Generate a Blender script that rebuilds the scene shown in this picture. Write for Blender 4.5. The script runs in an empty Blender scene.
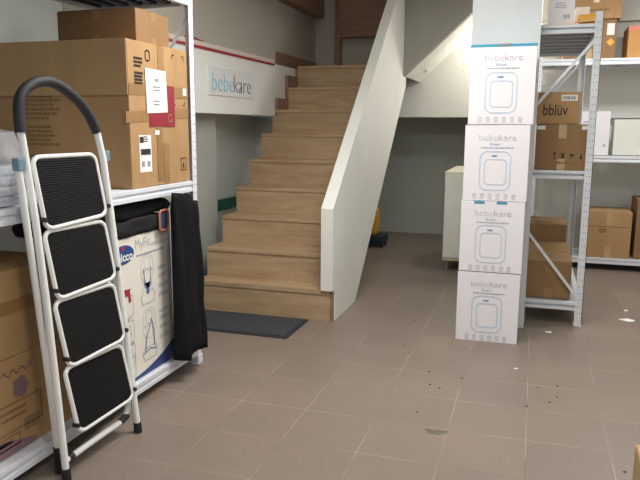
import bpy, bmesh, math, random
from mathutils import Vector, Matrix
random.seed(7)
PI = math.pi
scene = bpy.context.scene
COL = scene.collection

# ------------------------------------------------------------------ camera
cam_d = bpy.data.cameras.new('camera'); cam = bpy.data.objects.new('camera', cam_d); COL.objects.link(cam)
F_PX, PITCH, YAW, ROLL = 664.0, math.radians(9.75), math.radians(17.71), math.radians(0.3)
cam_d.sensor_fit = 'HORIZONTAL'; cam_d.sensor_width = 36.0; cam_d.lens = F_PX / 640 * 36.0
cam_d.clip_start = 0.02
fw = Vector((-math.sin(YAW) * math.cos(PITCH), math.cos(YAW) * math.cos(PITCH), -math.sin(PITCH)))
rt = Vector((math.cos(YAW), math.sin(YAW), 0)); up = rt.cross(fw)
r2 = rt * math.cos(ROLL) + up * math.sin(ROLL); u2 = up * math.cos(ROLL) - rt * math.sin(ROLL)
M3 = Matrix((r2, u2, -fw)).transposed()
cam.matrix_world = Matrix.Translation((0, 0, 1.30)) @ M3.to_4x4()
scene.camera = cam

# ------------------------------------------------------------------ world, lights, exposure
w = bpy.data.worlds.new('world'); scene.world = w; w.use_nodes = True
w.node_tree.nodes['Background'].inputs[0].default_value = (0.85, 0.92, 1.0, 1)
w.node_tree.nodes['Background'].inputs[1].default_value = 0.12
def area(name, loc, rot, sx, sy, power, color):
    l = bpy.data.lights.new(name, 'AREA'); l.shape = 'RECTANGLE'; l.size = sx; l.size_y = sy
    l.energy = power; l.color = color
    o = bpy.data.objects.new(name, l); o.location = loc; o.rotation_euler = rot; COL.objects.link(o); return o
WARM = (1.0, 0.93, 0.83); COOL = (0.86, 0.94, 1.0); NEUT = (1.0, 0.985, 0.94)
area('shop_window_daylight', (0.5, -1.86, 1.75), (PI / 2, 0, 0), 3.6, 1.6, 16, COOL)
PANELS = ((0.4, 0.7, 1.2, 0.6, 30, NEUT), (-0.7, 2.85, 1.2, 0.6, 58, NEUT), (1.9, 3.1, 0.6, 1.2, 12, NEUT), (0.8, 5.45, 1.2, 0.4, 38, NEUT))
for px_, py_, sx_, sy_, pw_, cl_ in PANELS: area('ceiling_panel_light', (px_, py_, 2.575), (0, 0, 0), sx_, sy_, pw_, cl_)
l_ = bpy.data.lights.new('wall_lamp_light', 'POINT'); l_.energy = 19; l_.color = WARM; l_.shadow_soft_size = 0.06
o_ = bpy.data.objects.new('wall_lamp_light', l_); o_.location = (-0.27, 7.14, 2.2); COL.objects.link(o_)
area('stairwell_fill_light', (-1.75, 5.4, 3.25), (0, 0, 0), 0.5, 0.5, 2.2, WARM)  # unseen fill lamp, added to lift the dim stairwell
scene.view_settings.view_transform = 'Standard'; scene.view_settings.look = 'None'
scene.view_settings.gamma = 1.0; scene.view_settings.use_curve_mapping = False
scene.view_settings.exposure = 0.0

# ------------------------------------------------------------------ materials
def srgb(r, g, b):
    f = lambda c: (c / 255 / 12.92) if c / 255 <= 0.04045 else ((c / 255 + 0.055) / 1.055) ** 2.4
    return (f(r), f(g), f(b), 1)
def new_mat(name):
    m = bpy.data.materials.new(name); m.use_nodes = True
    nt = m.node_tree; return m, nt, nt.nodes['Principled BSDF']
def paint(name, col, rough=0.5, var=0.06, scale=6.0, bump=0.0, bscale=60.0, metal=0.0, spec=0.5, alpha=None):
    m, nt, b = new_mat(name)
    tc = nt.nodes.new('ShaderNodeTexCoord'); nz = nt.nodes.new('ShaderNodeTexNoise'); nz.inputs['Scale'].default_value = scale
    nz.inputs['Detail'].default_value = 4
    rp = nt.nodes.new('ShaderNodeValToRGB')
    rp.color_ramp.elements[0].position = 0.3; rp.color_ramp.elements[1].position = 0.7
    rp.color_ramp.elements[0].color = tuple(c * (1 - var) for c in col[:3]) + (1,)
    rp.color_ramp.elements[1].color = tuple(min(1, c * (1 + var)) for c in col[:3]) + (1,)
    nt.links.new(tc.outputs['Object'], nz.inputs['Vector']); nt.links.new(nz.outputs['Fac'], rp.inputs['Fac'])
    nt.links.new(rp.outputs['Color'], b.inputs['Base Color'])
    b.inputs['Roughness'].default_value = rough; b.inputs['Metallic'].default_value = metal
    b.inputs['Specular IOR Level'].default_value = spec
    if bump:
        n2 = nt.nodes.new('ShaderNodeTexNoise'); n2.inputs['Scale'].default_value = bscale; n2.inputs['Detail'].default_value = 3
        bp = nt.nodes.new('ShaderNodeBump'); bp.inputs['Strength'].default_value = bump; bp.inputs['Distance'].default_value = 0.01
        nt.links.new(tc.outputs['Object'], n2.inputs['Vector']); nt.links.new(n2.outputs['Fac'], bp.inputs['Height'])
        nt.links.new(bp.outputs['Normal'], b.inputs['Normal'])
    if alpha is not None: b.inputs['Alpha'].default_value = alpha
    return m
def cardboard(name, col, var=0.09):
    m, nt, b = new_mat(name)
    tc = nt.nodes.new('ShaderNodeTexCoord')
    mp = nt.nodes.new('ShaderNodeMapping'); mp.inputs['Scale'].default_value = (5, 5, 1.2)
    nz = nt.nodes.new('ShaderNodeTexNoise'); nz.inputs['Scale'].default_value = 2.2; nz.inputs['Detail'].default_value = 6
    rp = nt.nodes.new('ShaderNodeValToRGB'); rp.color_ramp.elements[0].position = 0.25; rp.color_ramp.elements[1].position = 0.75
    rp.color_ramp.elements[0].color = tuple(c * (1 - var) for c in col[:3]) + (1,)
    rp.color_ramp.elements[1].color = tuple(c * (1 + var) for c in col[:3]) + (1,)
    wv = nt.nodes.new('ShaderNodeTexNoise'); wv.inputs['Scale'].default_value = 14
    bp = nt.nodes.new('ShaderNodeBump'); bp.inputs['Strength'].default_value = 0.25; bp.inputs['Distance'].default_value = 0.01
    L = nt.links
    L.new(tc.outputs['Object'], mp.inputs['Vector']); L.new(mp.outputs['Vector'], nz.inputs['Vector'])
    L.new(nz.outputs['Fac'], rp.inputs['Fac']); L.new(rp.outputs['Color'], b.inputs['Base Color'])
    L.new(tc.outputs['Object'], wv.inputs['Vector']); L.new(wv.outputs['Fac'], bp.inputs['Height']); L.new(bp.outputs['Normal'], b.inputs['Normal'])
    b.inputs['Roughness'].default_value = 0.75; b.inputs['Specular IOR Level'].default_value = 0.25
    return m
def wood(name, c1, c2, stretch=(1.2, 9, 9), rough=0.45):
    m, nt, b = new_mat(name); L = nt.links
    tc = nt.nodes.new('ShaderNodeTexCoord'); mp = nt.nodes.new('ShaderNodeMapping'); mp.inputs['Scale'].default_value = stretch
    nz = nt.nodes.new('ShaderNodeTexNoise'); nz.inputs['Scale'].default_value = 2.2; nz.inputs['Detail'].default_value = 8; nz.inputs['Distortion'].default_value = 0.6
    n2 = nt.nodes.new('ShaderNodeTexNoise'); n2.inputs['Scale'].default_value = 9; n2.inputs['Detail'].default_value = 6
    mx = nt.nodes.new('ShaderNodeMath'); mx.operation = 'MULTIPLY_ADD'; mx.inputs[1].default_value = 0.35
    rp = nt.nodes.new('ShaderNodeValToRGB'); rp.color_ramp.elements[0].position = 0.42; rp.color_ramp.elements[1].position = 0.85
    rp.color_ramp.elements[0].color = c1; rp.color_ramp.elements[1].color = c2
    L.new(tc.outputs['Object'], mp.inputs['Vector']); L.new(mp.outputs['Vector'], nz.inputs['Vector']); L.new(mp.outputs['Vector'], n2.inputs['Vector'])
    L.new(n2.outputs['Fac'], mx.inputs[0]); L.new(nz.outputs['Fac'], mx.inputs[2])
    L.new(mx.outputs['Value'], rp.inputs['Fac']); L.new(rp.outputs['Color'], b.inputs['Base Color'])
    b.inputs['Roughness'].default_value = rough
    return m
def floor_material():
    m, nt, b = new_mat('brown_floor_tiles'); L = nt.links; N = nt.nodes.new
    tc = N('ShaderNodeTexCoord'); sep = N('ShaderNodeSeparateXYZ'); L.new(tc.outputs['Object'], sep.inputs[0])
    S, OX, OY = 0.3259, -0.6171, 2.4276
    def math_(op, a, bb=None, c=None):
        n = N('ShaderNodeMath'); n.operation = op
        for i, v in enumerate((a, bb, c)):
            if v is None: continue
            if isinstance(v, (int, float)): n.inputs[i].default_value = v
            else: L.new(v, n.inputs[i])
        return n.outputs[0]
    tx = math_('DIVIDE', math_('SUBTRACT', sep.outputs[0], OX), S); ty = math_('DIVIDE', math_('SUBTRACT', sep.outputs[1], OY), S)
    def dist(t):
        f = math_('FRACT', math_('ADD', t, 50.0)); return math_('MINIMUM', f, math_('SUBTRACT', 1.0, f))
    dx, dy = dist(tx), dist(ty)
    g = math_('MINIMUM', dx, dy)
    joint = math_('LESS_THAN', g, 0.0065)
    # per-tile tone
    cx = math_('FLOOR', tx); cy = math_('FLOOR', ty)
    comb = N('ShaderNodeCombineXYZ'); L.new(cx, comb.inputs[0]); L.new(cy, comb.inputs[1])
    wn = N('ShaderNodeTexWhiteNoise'); wn.noise_dimensions = '2D'; L.new(comb.outputs[0], wn.inputs['Vector'])
    nz = N('ShaderNodeTexNoise'); nz.inputs['Scale'].default_value = 1.3; nz.inputs['Detail'].default_value = 5; L.new(tc.outputs['Object'], nz.inputs['Vector'])
    tone = math_('ADD', math_('MULTIPLY', wn.outputs['Value'], 0.22), math_('MULTIPLY', nz.outputs['Fac'], 0.8))
    rp = N('ShaderNodeValToRGB'); rp.color_ramp.elements[0].position = 0.2; rp.color_ramp.elements[1].position = 0.85
    rp.color_ramp.elements[0].color = srgb(121, 109, 100); rp.color_ramp.elements[1].color = srgb(141, 126, 115)
    L.new(tone, rp.inputs['Fac'])
    # embossed swirls: rings around a point of each tile
    fx = math_('FRACT', math_('ADD', tx, 50.0)); fy = math_('FRACT', math_('ADD', ty, 50.0))
    r = math_('SQRT', math_('ADD', math_('POWER', math_('SUBTRACT', fx, 0.32), 2.0), math_('POWER', math_('SUBTRACT', fy, 0.4), 2.0)))
    n3 = N('ShaderNodeTexNoise'); n3.inputs['Scale'].default_value = 4; L.new(tc.outputs['Object'], n3.inputs['Vector'])
    ring = math_('SINE', math_('ADD', math_('MULTIPLY', r, 42.0), math_('MULTIPLY', n3.outputs['Fac'], 26.0)))
    ringline = math_('GREATER_THAN', ring, 0.9)
    mixr = N('ShaderNodeMixRGB'); mixr.inputs[2].default_value = srgb(165, 148, 136); L.new(math_('MULTIPLY', ringline, 0.12), mixr.inputs[0]); L.new(rp.outputs['Color'], mixr.inputs[1])
    # joints: light or dark in stretches
    nj = N('ShaderNodeTexNoise'); nj.inputs['Scale'].default_value = 2.3; nj.inputs['Detail'].default_value = 3; L.new(tc.outputs['Object'], nj.inputs['Vector'])
    rj = N('ShaderNodeValToRGB'); rj.color_ramp.elements[0].position = 0.40; rj.color_ramp.elements[1].position = 0.56
    rj.color_ramp.elements[0].color = srgb(104, 92, 84); rj.color_ramp.elements[1].color = srgb(188, 174, 160)
    L.new(nj.outputs['Fac'], rj.inputs['Fac'])
    mj = N('ShaderNodeMixRGB'); L.new(math_('MULTIPLY', joint, 0.5), mj.inputs[0]); L.new(mixr.outputs[0], mj.inputs[1]); L.new(rj.outputs[0], mj.inputs[2])
    # dirt specks and a few larger stains
    vo = N('ShaderNodeTexVoronoi'); vo.inputs['Scale'].default_value = 2.6; vo.inputs['Randomness'].default_value = 1.0; L.new(tc.outputs['Object'], vo.inputs['Vector'])
    speck = math_('LESS_THAN', vo.outputs['Distance'], 0.022)
    md = N('ShaderNodeMixRGB'); md.inputs[2].default_value = srgb(52, 46, 42); L.new(math_('MULTIPLY', speck, 0.0), md.inputs[0]); L.new(mj.outputs[0], md.inputs[1])
    # stain with its own shape
    sx = math_('DIVIDE', math_('SUBTRACT', sep.outputs[0], -0.335), 0.052); sy = math_('DIVIDE', math_('SUBTRACT', sep.outputs[1], 2.715), 0.030)
    ns = N('ShaderNodeTexNoise'); ns.inputs['Scale'].default_value = 28; L.new(tc.outputs['Object'], ns.inputs['Vector'])
    sr = math_('ADD', math_('ADD', math_('POWER', sx, 2.0), math_('POWER', sy, 2.0)), math_('MULTIPLY', math_('SUBTRACT', ns.outputs['Fac'], 0.5), 4.5))
    ms = N('ShaderNodeMixRGB'); ms.inputs[2].default_value = srgb(88, 84, 74); L.new(math_('MULTIPLY', math_('LESS_THAN', sr, 0.75), 0.8), ms.inputs[0]); L.new(md.outputs[0], ms.inputs[1])
    L.new(ms.outputs[0], b.inputs['Base Color'])
    hb = math_('ADD', math_('MULTIPLY', ring, 0.12), math_('MULTIPLY', joint, -0.5))
    bp = N('ShaderNodeBump'); bp.inputs['Strength'].default_value = 0.22; bp.inputs['Distance'].default_value = 0.004; L.new(hb, bp.inputs['Height']); L.new(bp.outputs['Normal'], b.inputs['Normal'])
    rr = N('ShaderNodeMapRange'); L.new(nz.outputs['Fac'], rr.inputs[0]); rr.inputs[3].default_value = 0.34; rr.inputs[4].default_value = 0.5
    L.new(rr.outputs[0], b.inputs['Roughness']); b.inputs['Specular IOR Level'].default_value = 0.45
    return m
def ribbed(name, col, freq=170.0):
    m, nt, b = new_mat(name); L = nt.links
    tc = nt.nodes.new('ShaderNodeTexCoord'); wv = nt.nodes.new('ShaderNodeTexWave'); wv.wave_type = 'BANDS'; wv.bands_direction = 'Z'
    wv.inputs['Scale'].default_value = freq / 6.28; wv.inputs['Distortion'].default_value = 0.6; wv.inputs['Detail'].default_value = 1
    rp = nt.nodes.new('ShaderNodeValToRGB'); rp.color_ramp.elements[0].color = tuple(c * 0.55 for c in col[:3]) + (1,); rp.color_ramp.elements[1].color = tuple(c * 1.5 for c in col[:3]) + (1,)
    bp = nt.nodes.new('ShaderNodeBump'); bp.inputs['Strength'].default_value = 0.6; bp.inputs['Distance'].default_value = 0.003
    L.new(tc.outputs['Object'], wv.inputs['Vector']); L.new(wv.outputs['Fac'], rp.inputs['Fac']); L.new(rp.outputs[0], b.inputs['Base Color'])
    L.new(wv.outputs['Fac'], bp.inputs['Height']); L.new(bp.outputs['Normal'], b.inputs['Normal'])
    b.inputs['Roughness'].default_value = 0.75; b.inputs['Specular IOR Level'].default_value = 0.25
    return m
MAT = dict(
    floor=floor_material(),
    white_wall=paint('white_plaster', srgb(226, 226, 220), 0.85, 0.03, 3, 0.25, 90),
    cool_wall=paint('column_plaster', srgb(222, 226, 226), 0.8, 0.03, 3, 0.15, 60),
    pier=paint('pale_grey_paint', srgb(206, 209, 204), 0.85, 0.04, 2.5, 0.2, 70),
    grey_wall=paint('grey_paint', srgb(172, 175, 171), 0.85, 0.05, 2.5, 0.2, 70),
    upper_wall=paint('grey_beige_plaster', srgb(186, 180, 170), 0.85, 0.04, 2.5, 0.25, 70),
    flight_shaded=paint('shaded_flight_plaster', srgb(156, 153, 145), 0.85, 0.04, 2.5, 0.25, 70),  # plaster darkened: shade on the upper flight's front is painted in
    niche=paint('dark_grey_paint', srgb(172, 175, 166), 0.85, 0.05, 2.0, 0.2, 60),
    ceiling=paint('ceiling_paint', srgb(225, 224, 218), 0.9, 0.02),
    sign_wall=paint('sign_wall_plaster', srgb(240, 240, 236), 0.7, 0.02, 3, 0.15, 60),
    red=paint('red_paint', srgb(165, 45, 55), 0.5, 0.05),
    pink=paint('pale_trunking', srgb(222, 208, 202), 0.6, 0.03),
    step_wood=wood('oak_laminate', srgb(164, 136, 104), srgb(190, 163, 130)),
    dark_wood=wood('brown_wood', srgb(128, 100, 82), srgb(154, 124, 102)),
    rack=paint('white_powder_coat', srgb(226, 229, 236), 0.4, 0.03, 8),
    rack_dimmed=paint('shaded_white_powder_coat', srgb(218, 222, 227), 0.4, 0.03, 8),  # darker copy of the white rack coat, shade put into the colour
    rack_shade=paint('grey_steel', srgb(170, 174, 180), 0.5, 0.05, 8),
    hole=paint('slot_shadow', srgb(150, 158, 174), 0.8, 0.02),
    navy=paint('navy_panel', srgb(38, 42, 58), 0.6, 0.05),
    card=cardboard('kraft_cardboard', srgb(176, 141, 100)),
    card_dark=cardboard('brown_cardboard', srgb(146, 114, 82)),
    card_mid=cardboard('tan_cardboard', srgb(146, 115, 81)),
    card_pale=cardboard('pale_cardboard', srgb(184, 151, 110)),
    card_orange=cardboard('orange_cardboard', srgb(196, 146, 92)),
    tape=paint('brown_tape', srgb(156, 119, 78), 0.28, 0.08, 12),
    clear_tape=paint('clear_tape', srgb(186, 158, 120), 0.2, 0.08, 16),
    print_brown=paint('printed_brown_ink', srgb(140, 110, 74), 0.8, 0.05),
    ink=paint('black_ink', srgb(46, 42, 40), 0.7, 0.05),
    crumb=paint('dark_crumbs', srgb(74, 64, 58), 0.8, 0.2, 40),
    purple=paint('purple_ink', srgb(134, 106, 112), 0.8, 0.1),
    paper=paint('white_paper', srgb(236, 236, 236), 0.7, 0.02),
    grey_print=paint('grey_print', srgb(150, 152, 158), 0.7, 0.02),
    crimson=paint('crimson_pouch', srgb(146, 34, 50), 0.35, 0.06),
    box_white=paint('white_coated_box', srgb(233, 229, 233), 0.55, 0.012, 3),
    teal=paint('teal_print', srgb(58, 150, 178), 0.5, 0.05),
    pale_blue=paint('pale_blue_print', srgb(188, 206, 222), 0.6, 0.02),
    logo_pale=paint('pale_logo_print', srgb(170, 176, 188), 0.6, 0.02),
    logo_dark=paint('grey_logo_print', srgb(138, 140, 148), 0.6, 0.02),
    blue_print=paint('blue_print', srgb(112, 152, 194), 0.6, 0.02),
    sign_plate=paint('acrylic_plate', srgb(238, 240, 240), 0.15, 0.01),
    sign_blue=paint('light_blue_letters', srgb(150, 196, 222), 0.5, 0.02),
    sign_grey=paint('grey_letters', srgb(128, 130, 138), 0.5, 0.02),
    ladder=paint('white_ladder_enamel', srgb(240, 241, 240), 0.3, 0.02),
    black_plastic=paint('black_plastic', srgb(30, 30, 32), 0.45, 0.1),
    grip=paint('black_foam_grip', srgb(42, 42, 46), 0.6, 0.1, 30, 0.2, 200),
    tread=ribbed('black_ribbed_rubber', srgb(16, 16, 17), 240),
    hinge=paint('blue_grey_plastic', srgb(112, 142, 160), 0.4, 0.05),
    fabric=paint('black_fabric', srgb(19, 19, 22), 0.8, 0.25, 9, 0.5, 45, spec=0.2),
    pad=paint('charcoal_padding', srgb(38, 38, 40), 0.85, 0.15, 9, 0.4, 50, spec=0.2),
    orange=paint('orange_trim', srgb(206, 122, 92), 0.5, 0.05),
    slate=paint('slate_blue_patch', srgb(66, 88, 116), 0.5, 0.1),
    seat_box=paint('cream_printed_carton', srgb(240, 235, 226), 0.5, 0.02, 3),
    brand_blue=paint('blue_logo_print', srgb(44, 78, 140), 0.45, 0.05),
    navy_print=paint('navy_print', srgb(46, 66, 120), 0.5, 0.05),
    line_print=paint('line_art_print', srgb(166, 170, 182), 0.6, 0.02),
    strap_blue=paint('strap_blue_print', srgb(96, 124, 172), 0.6, 0.02),
    red_print=paint('red_print', srgb(170, 56, 66), 0.6, 0.02),
    mat=paint('grey_loop_mat', srgb(74, 76, 80), 0.95, 0.3, 70, 0.9, 160, spec=0.1),
    mat_edge=paint('black_rubber_edge', srgb(44, 45, 48), 0.8, 0.1),
    cabinet=paint('white_laminate', srgb(226, 226, 216), 0.45, 0.02, 3),
    cabinet_top=paint('cream_top', srgb(226, 222, 200), 0.5, 0.03),
    edge_band=paint('beige_edge_band', srgb(206, 190, 150), 0.5, 0.04),
    metal=paint('grey_leg_metal', srgb(150, 150, 150), 0.35, 0.05, metal=0.7),
    yellow=paint('yellow_plastic', srgb(216, 164, 34), 0.4, 0.05),
    yellow_film=paint('yellow_film', srgb(222, 166, 62), 0.35, 0.1, 10),
    dark_blue=paint('dark_blue_plastic', srgb(36, 44, 64), 0.45, 0.08),
    film=paint('clear_plastic_wrap', srgb(222, 226, 232), 0.18, 0.06, 14, 0.9, 22, alpha=0.42),
    foam=paint('white_bundle', srgb(214, 218, 226), 0.5, 0.05, 6, 0.4, 30),
    green=paint('dark_green_board', srgb(36, 96, 72), 0.5, 0.06),
    glass=paint('window_frame_white', srgb(225, 226, 226), 0.4, 0.02),
    lamp_body=paint('lamp_white', srgb(230, 230, 230), 0.5, 0.02),
)

_m, _nt, _b = new_mat('glowing_tube'); _b.inputs['Emission Color'].default_value = (1, 0.93, 0.83, 1); _b.inputs['Emission Strength'].default_value = 6.0; MAT['tube_glow'] = _m
# ------------------------------------------------------------------ mesh builder
class MB:
    def __init__(self): self.v = []; self.f = []; self.mi = []; self.sm = []
    def add(self, vs, fs, mi=0, smooth=False, M=None):
        o = len(self.v)
        for p in vs:
            p = Vector(p); self.v.append(tuple(M @ p) if M is not None else tuple(p))
        for f in fs: self.f.append([i + o for i in f]); self.mi.append(mi); self.sm.append(smooth)
        return self
    def box(self, x0, x1, y0, y1, z0, z1, bev=0.0, mi=0, M=None):
        if bev <= 0:
            vs = [(x, y, z) for x in (x0, x1) for y in (y0, y1) for z in (z0, z1)]
            return self.add(vs, [(0, 1, 3, 2), (4, 6, 7, 5), (0, 4, 5, 1), (2, 3, 7, 6), (0, 2, 6, 4), (1, 5, 7, 3)], mi, False, M)
        bm = bmesh.new(); bmesh.ops.create_cube(bm, size=1.0)
        for v in bm.verts: v.co = Vector(((x0 + x1) / 2 + v.co.x * (x1 - x0), (y0 + y1) / 2 + v.co.y * (y1 - y0), (z0 + z1) / 2 + v.co.z * (z1 - z0)))
        bmesh.ops.bevel(bm, geom=list(bm.edges), offset=bev, segments=2, profile=0.6, affect='EDGES')
        return self.bm(bm, mi, False, M)
    def bm(self, bm, mi=0, smooth=False, M=None):
        bm.verts.index_update()
        self.add([v.co.copy() for v in bm.verts], [[v.index for v in f.verts] for f in bm.faces], mi, smooth, M); bm.free(); return self
    def prism(self, poly, axis, a, b, mi=0, M=None):
        n = len(poly)
        def P(p, t):
            return {'x': (t, p[0], p[1]), 'y': (p[0], t, p[1]), 'z': (p[0], p[1], t)}[axis]
        vs = [P(p, a) for p in poly] + [P(p, b) for p in poly]
        fs = [list(range(n)), list(range(2 * n - 1, n - 1, -1))] + [[i, i + n, (i + 1) % n + n, (i + 1) % n] for i in range(n)]
        bm = bmesh.new(); bv = [bm.verts.new(v) for v in vs]
        for f in fs: bm.faces.new([bv[i] for i in f])
        bmesh.ops.recalc_face_normals(bm, faces=bm.faces)
        return self.bm(bm, mi, False, M)
    def tube(self, pts, r, seg=12, closed=False, mi=0, M=None, flat=None):
        pts = [Vector(p) for p in pts]; n = len(pts); rings = []
        prevN = None
        for i, p in enumerate(pts):
            if closed: t = (pts[(i + 1) % n] - pts[i - 1]).normalized()
            else: t = (pts[min(i + 1, n - 1)] - pts[max(i - 1, 0)]).normalized()
            if prevN is None:
                a = Vector((0, 0, 1)) if abs(t.z) < 0.9 else Vector((1, 0, 0))
                nrm = (a - t * a.dot(t)).normalized()
            else: nrm = (prevN - t * prevN.dot(t)).normalized()
            prevN = nrm; bn = t.cross(nrm); rr = r[i] if isinstance(r, (list, tuple)) else r
            rings.append([p + (nrm * math.cos(2 * PI * k / seg) + bn * math.sin(2 * PI * k / seg)) * rr for k in range(seg)])
        vs = [v for ring in rings for v in ring]; fs = []
        for i in range(n if closed else n - 1):
            a = i * seg; b = ((i + 1) % n) * seg
            for k in range(seg): fs.append([a + k, a + (k + 1) % seg, b + (k + 1) % seg, b + k])
        self.add(vs, fs, mi, True, M)
        if not closed:
            self.add(rings[0], [list(range(seg))[::-1]], mi, False, M); self.add(rings[-1], [list(range(seg))], mi, False, M)
        return self
    def cyl(self, p0, p1, r, seg=16, mi=0, M=None, r1=None): return self.tube([p0, p1], [r, r if r1 is None else r1], seg, False, mi, M)
    def build(self, name, mats, parent=None, label=None):
        me = bpy.data.meshes.new(name)
        off = Vector((0, 0, 0))
        q = parent
        while q is not None:
            if q.get('_world'): off = Vector(q['_world']); break
            q = q.parent
        me.from_pydata([tuple(Vector(v) - off) for v in self.v], [], self.f)
        if not isinstance(mats, (list, tuple)): mats = [mats]
        for m in mats: me.materials.append(MAT[m] if isinstance(m, str) else m)
        for p, mi, s in zip(me.polygons, self.mi, self.sm): p.material_index = mi; p.use_smooth = s
        me.update()
        o = bpy.data.objects.new(name, me); COL.objects.link(o)
        if parent is not None: o.parent = parent
        if label: o['label'] = label
        return o
def root(name, label, cat, loc, group=None, rotz=0.0, world=True):
    """An Empty at a thing's base; with world=True its parts are written in room coordinates."""
    o = bpy.data.objects.new(name, None); COL.objects.link(o); o.location = loc; o.rotation_euler = (0, 0, rotz); o.empty_display_size = 0.1
    o['label'] = label; o['category'] = cat
    if group: o['group'] = group
    if world: o['_world'] = tuple(loc)
    ROOTS.append(o); return o
ROOTS = []
def tag(o, label, cat, group=None):
    o['label'] = label; o['category'] = cat
    if group: o['group'] = group
    return o
def structure(name, mb, mat):
    o = mb.build(name, mat); o['kind'] = 'structure'; return o
def rrect(w, h, r, n=5, cx=0, cy=0):
    pts = []
    for (sx, sy, a0) in ((1, 1, 0), (-1, 1, PI / 2), (-1, -1, PI), (1, -1, 1.5 * PI)):
        for i in range(n + 1):
            a = a0 + PI / 2 * i / n
            pts.append((cx + sx * (w / 2 - r) + r * math.cos(a), cy + sy * (h / 2 - r) + r * math.sin(a)))
    return pts
def frame(origin, right, upv):
    right = Vector(right).normalized(); upv = Vector(upv).normalized(); n = right.cross(upv)
    return Matrix.Translation(Vector(origin)) @ Matrix((right, upv, n)).transposed().to_4x4()
def flat(mb, poly, M, mi=0, t=0.0008):
    """a thin printed shape lying on a face whose plane is the local xy of M"""
    return mb.prism(poly, 'z', 0.0, t, mi, M)
def rect(x0, y0, x1, y1): return [(x0, y0), (x1, y0), (x1, y1), (x0, y1)]
def ringshape(mb, outer, inner, M, mi=0, t=0.0008):
    n = len(outer); vs = [(p[0], p[1], t) for p in outer] + [(p[0], p[1], t) for p in inner]
    return mb.add(vs, [[i, (i + 1) % n, (i + 1) % n + n, i + n] for i in range(n)], mi, False, M)
def outline(mb, poly, wd, M, mi=0, t=0.0008, closed=True):
    n = len(poly)
    for i in range(n if closed else n - 1):
        a = Vector(poly[i]).to_2d(); b = Vector(poly[(i + 1) % n]).to_2d(); d = b - a
        if d.length < 1e-6: continue
        d.normalize(); q = Vector((-d.y, d.x)) * wd / 2; e = d * wd * 0.3
        vs = [a - e - q, b + e - q, b + e + q, a - e + q]
        mb.add([(p.x, p.y, t) for p in vs], [(0, 1, 2, 3)], mi, False, M)
    return mb
def text_mesh(mb, s, width, height, M, mi=0, thin=0.0, t=0.001, align='CENTER', extrude=0.0, space=1.0):
    """lettering scaled into width x height, centred on the local origin of M"""
    cu = bpy.data.curves.new('lettering', 'FONT'); cu.body = s; cu.size = 1.0; cu.offset = thin; cu.extrude = extrude; cu.space_character = space; cu.resolution_u = 3
    tmp = bpy.data.objects.new('lettering', cu); COL.objects.link(tmp)
    bpy.context.view_layer.update()
    me = bpy.data.meshes.new_from_object(tmp.evaluated_get(bpy.context.evaluated_depsgraph_get()))
    xs = [v.co.x for v in me.vertices]; ys = [v.co.y for v in me.vertices]
    x0, x1, y0, y1 = min(xs), max(xs), min(ys), max(ys)
    sx = width / (x1 - x0); sy = height / (y1 - y0)
    vs = [((v.co.x - (x0 + x1) / 2) * sx, (v.co.y - (y0 + y1) / 2) * sy, t + v.co.z * sy) for v in me.vertices]
    mb.add(vs, [list(p.vertices) for p in me.polygons], mi, False, M)
    bpy.data.objects.remove(tmp); bpy.data.curves.remove(cu); bpy.data.meshes.remove(me)
    return mb

# ------------------------------------------------------------------ room shell
LAND = 1.860   # landing height
structure('floor', MB().box(-3.2, 3.0, -2.2, 8.3, -0.1, 0.0), 'floor')
structure('ceiling', MB().box(-3.2, -1.214, -2.2, 3.62, 2.6, 2.7).box(-1.214, 3.0, -2.2, 8.3, 2.6, 2.7), 'ceiling')
structure('ceiling_stairwell', MB().box(-3.2, -1.214, 3.52, 8.3, 3.3, 3.4).box(-3.2, -1.214, 3.52, 3.62, 2.7, 3.3).box(-1.214, -1.114, 3.62, 8.3, 2.7, 3.3), 'ceiling')
structure('wall_left', MB().box(-2.95, -2.85, -2.1, 3.62, 0, 2.6), 'grey_wall')
structure('wall_right', MB().box(2.6, 2.7, -2.1, 7.3, 0, 2.6), 'white_wall')
fr = MB()
fr.box(-2.95, -1.5, -2.1, -2.0, 0, 2.6); fr.box(2.5, 2.7, -2.1, -2.0, 0, 2.6); fr.box(-1.5, 2.5, -2.1, -2.0, 0, 0.65); fr.box(-1.5, 2.5, -2.1, -2.0, 2.55, 2.6)
structure('wall_front', fr, 'white_wall')
wf = MB()
for x in (-1.5, -0.2, 1.1, 2.44): wf.box(x, x + 0.06, -2.08, -2.02, 0.65, 2.55)
wf.box(-1.5, 2.5, -2.08, -2.02, 0.65, 0.71); wf.box(-1.5, 2.5, -2.08, -2.02, 2.49, 2.55)
structure('window_1', wf, 'glass')
# left side beyond the rack: recessed grey wall with a pier, white projecting sign wall, set-back upper wall
structure('wall_left_recess', MB().box(-2.95, -2.52, 3.62, 8.2, 0, 1.385), 'pier')
structure('trim_1', MB().box(-2.53, -2.35, 3.62, 4.70, 0, 1.385), 'grey_wall')   # pale pier beside the stairs
sg = [(3.62, 1.386), (5.615, 1.386), (5.615, 1.542), (5.87, 1.542), (5.87, 1.757), (6.15, 1.757), (6.15, 1.835), (3.62, 1.835)]
structure('wall_left_sign', MB().prism(sg, 'x', -2.95, -2.222), 'sign_wall')
structure('wall_left_upper', MB().box(-2.95, -2.30, 3.62, 7.4, 1.835, 3.3), 'upper_wall')
structure('trim_2', MB().box(-2.30, -2.216, 3.62, 5.60, 1.836, 1.868, 0.004), 'pink')
structure('trim_3', MB().box(-2.23, -2.214, 3.62, 5.60, 1.818, 1.834), 'red')
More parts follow.
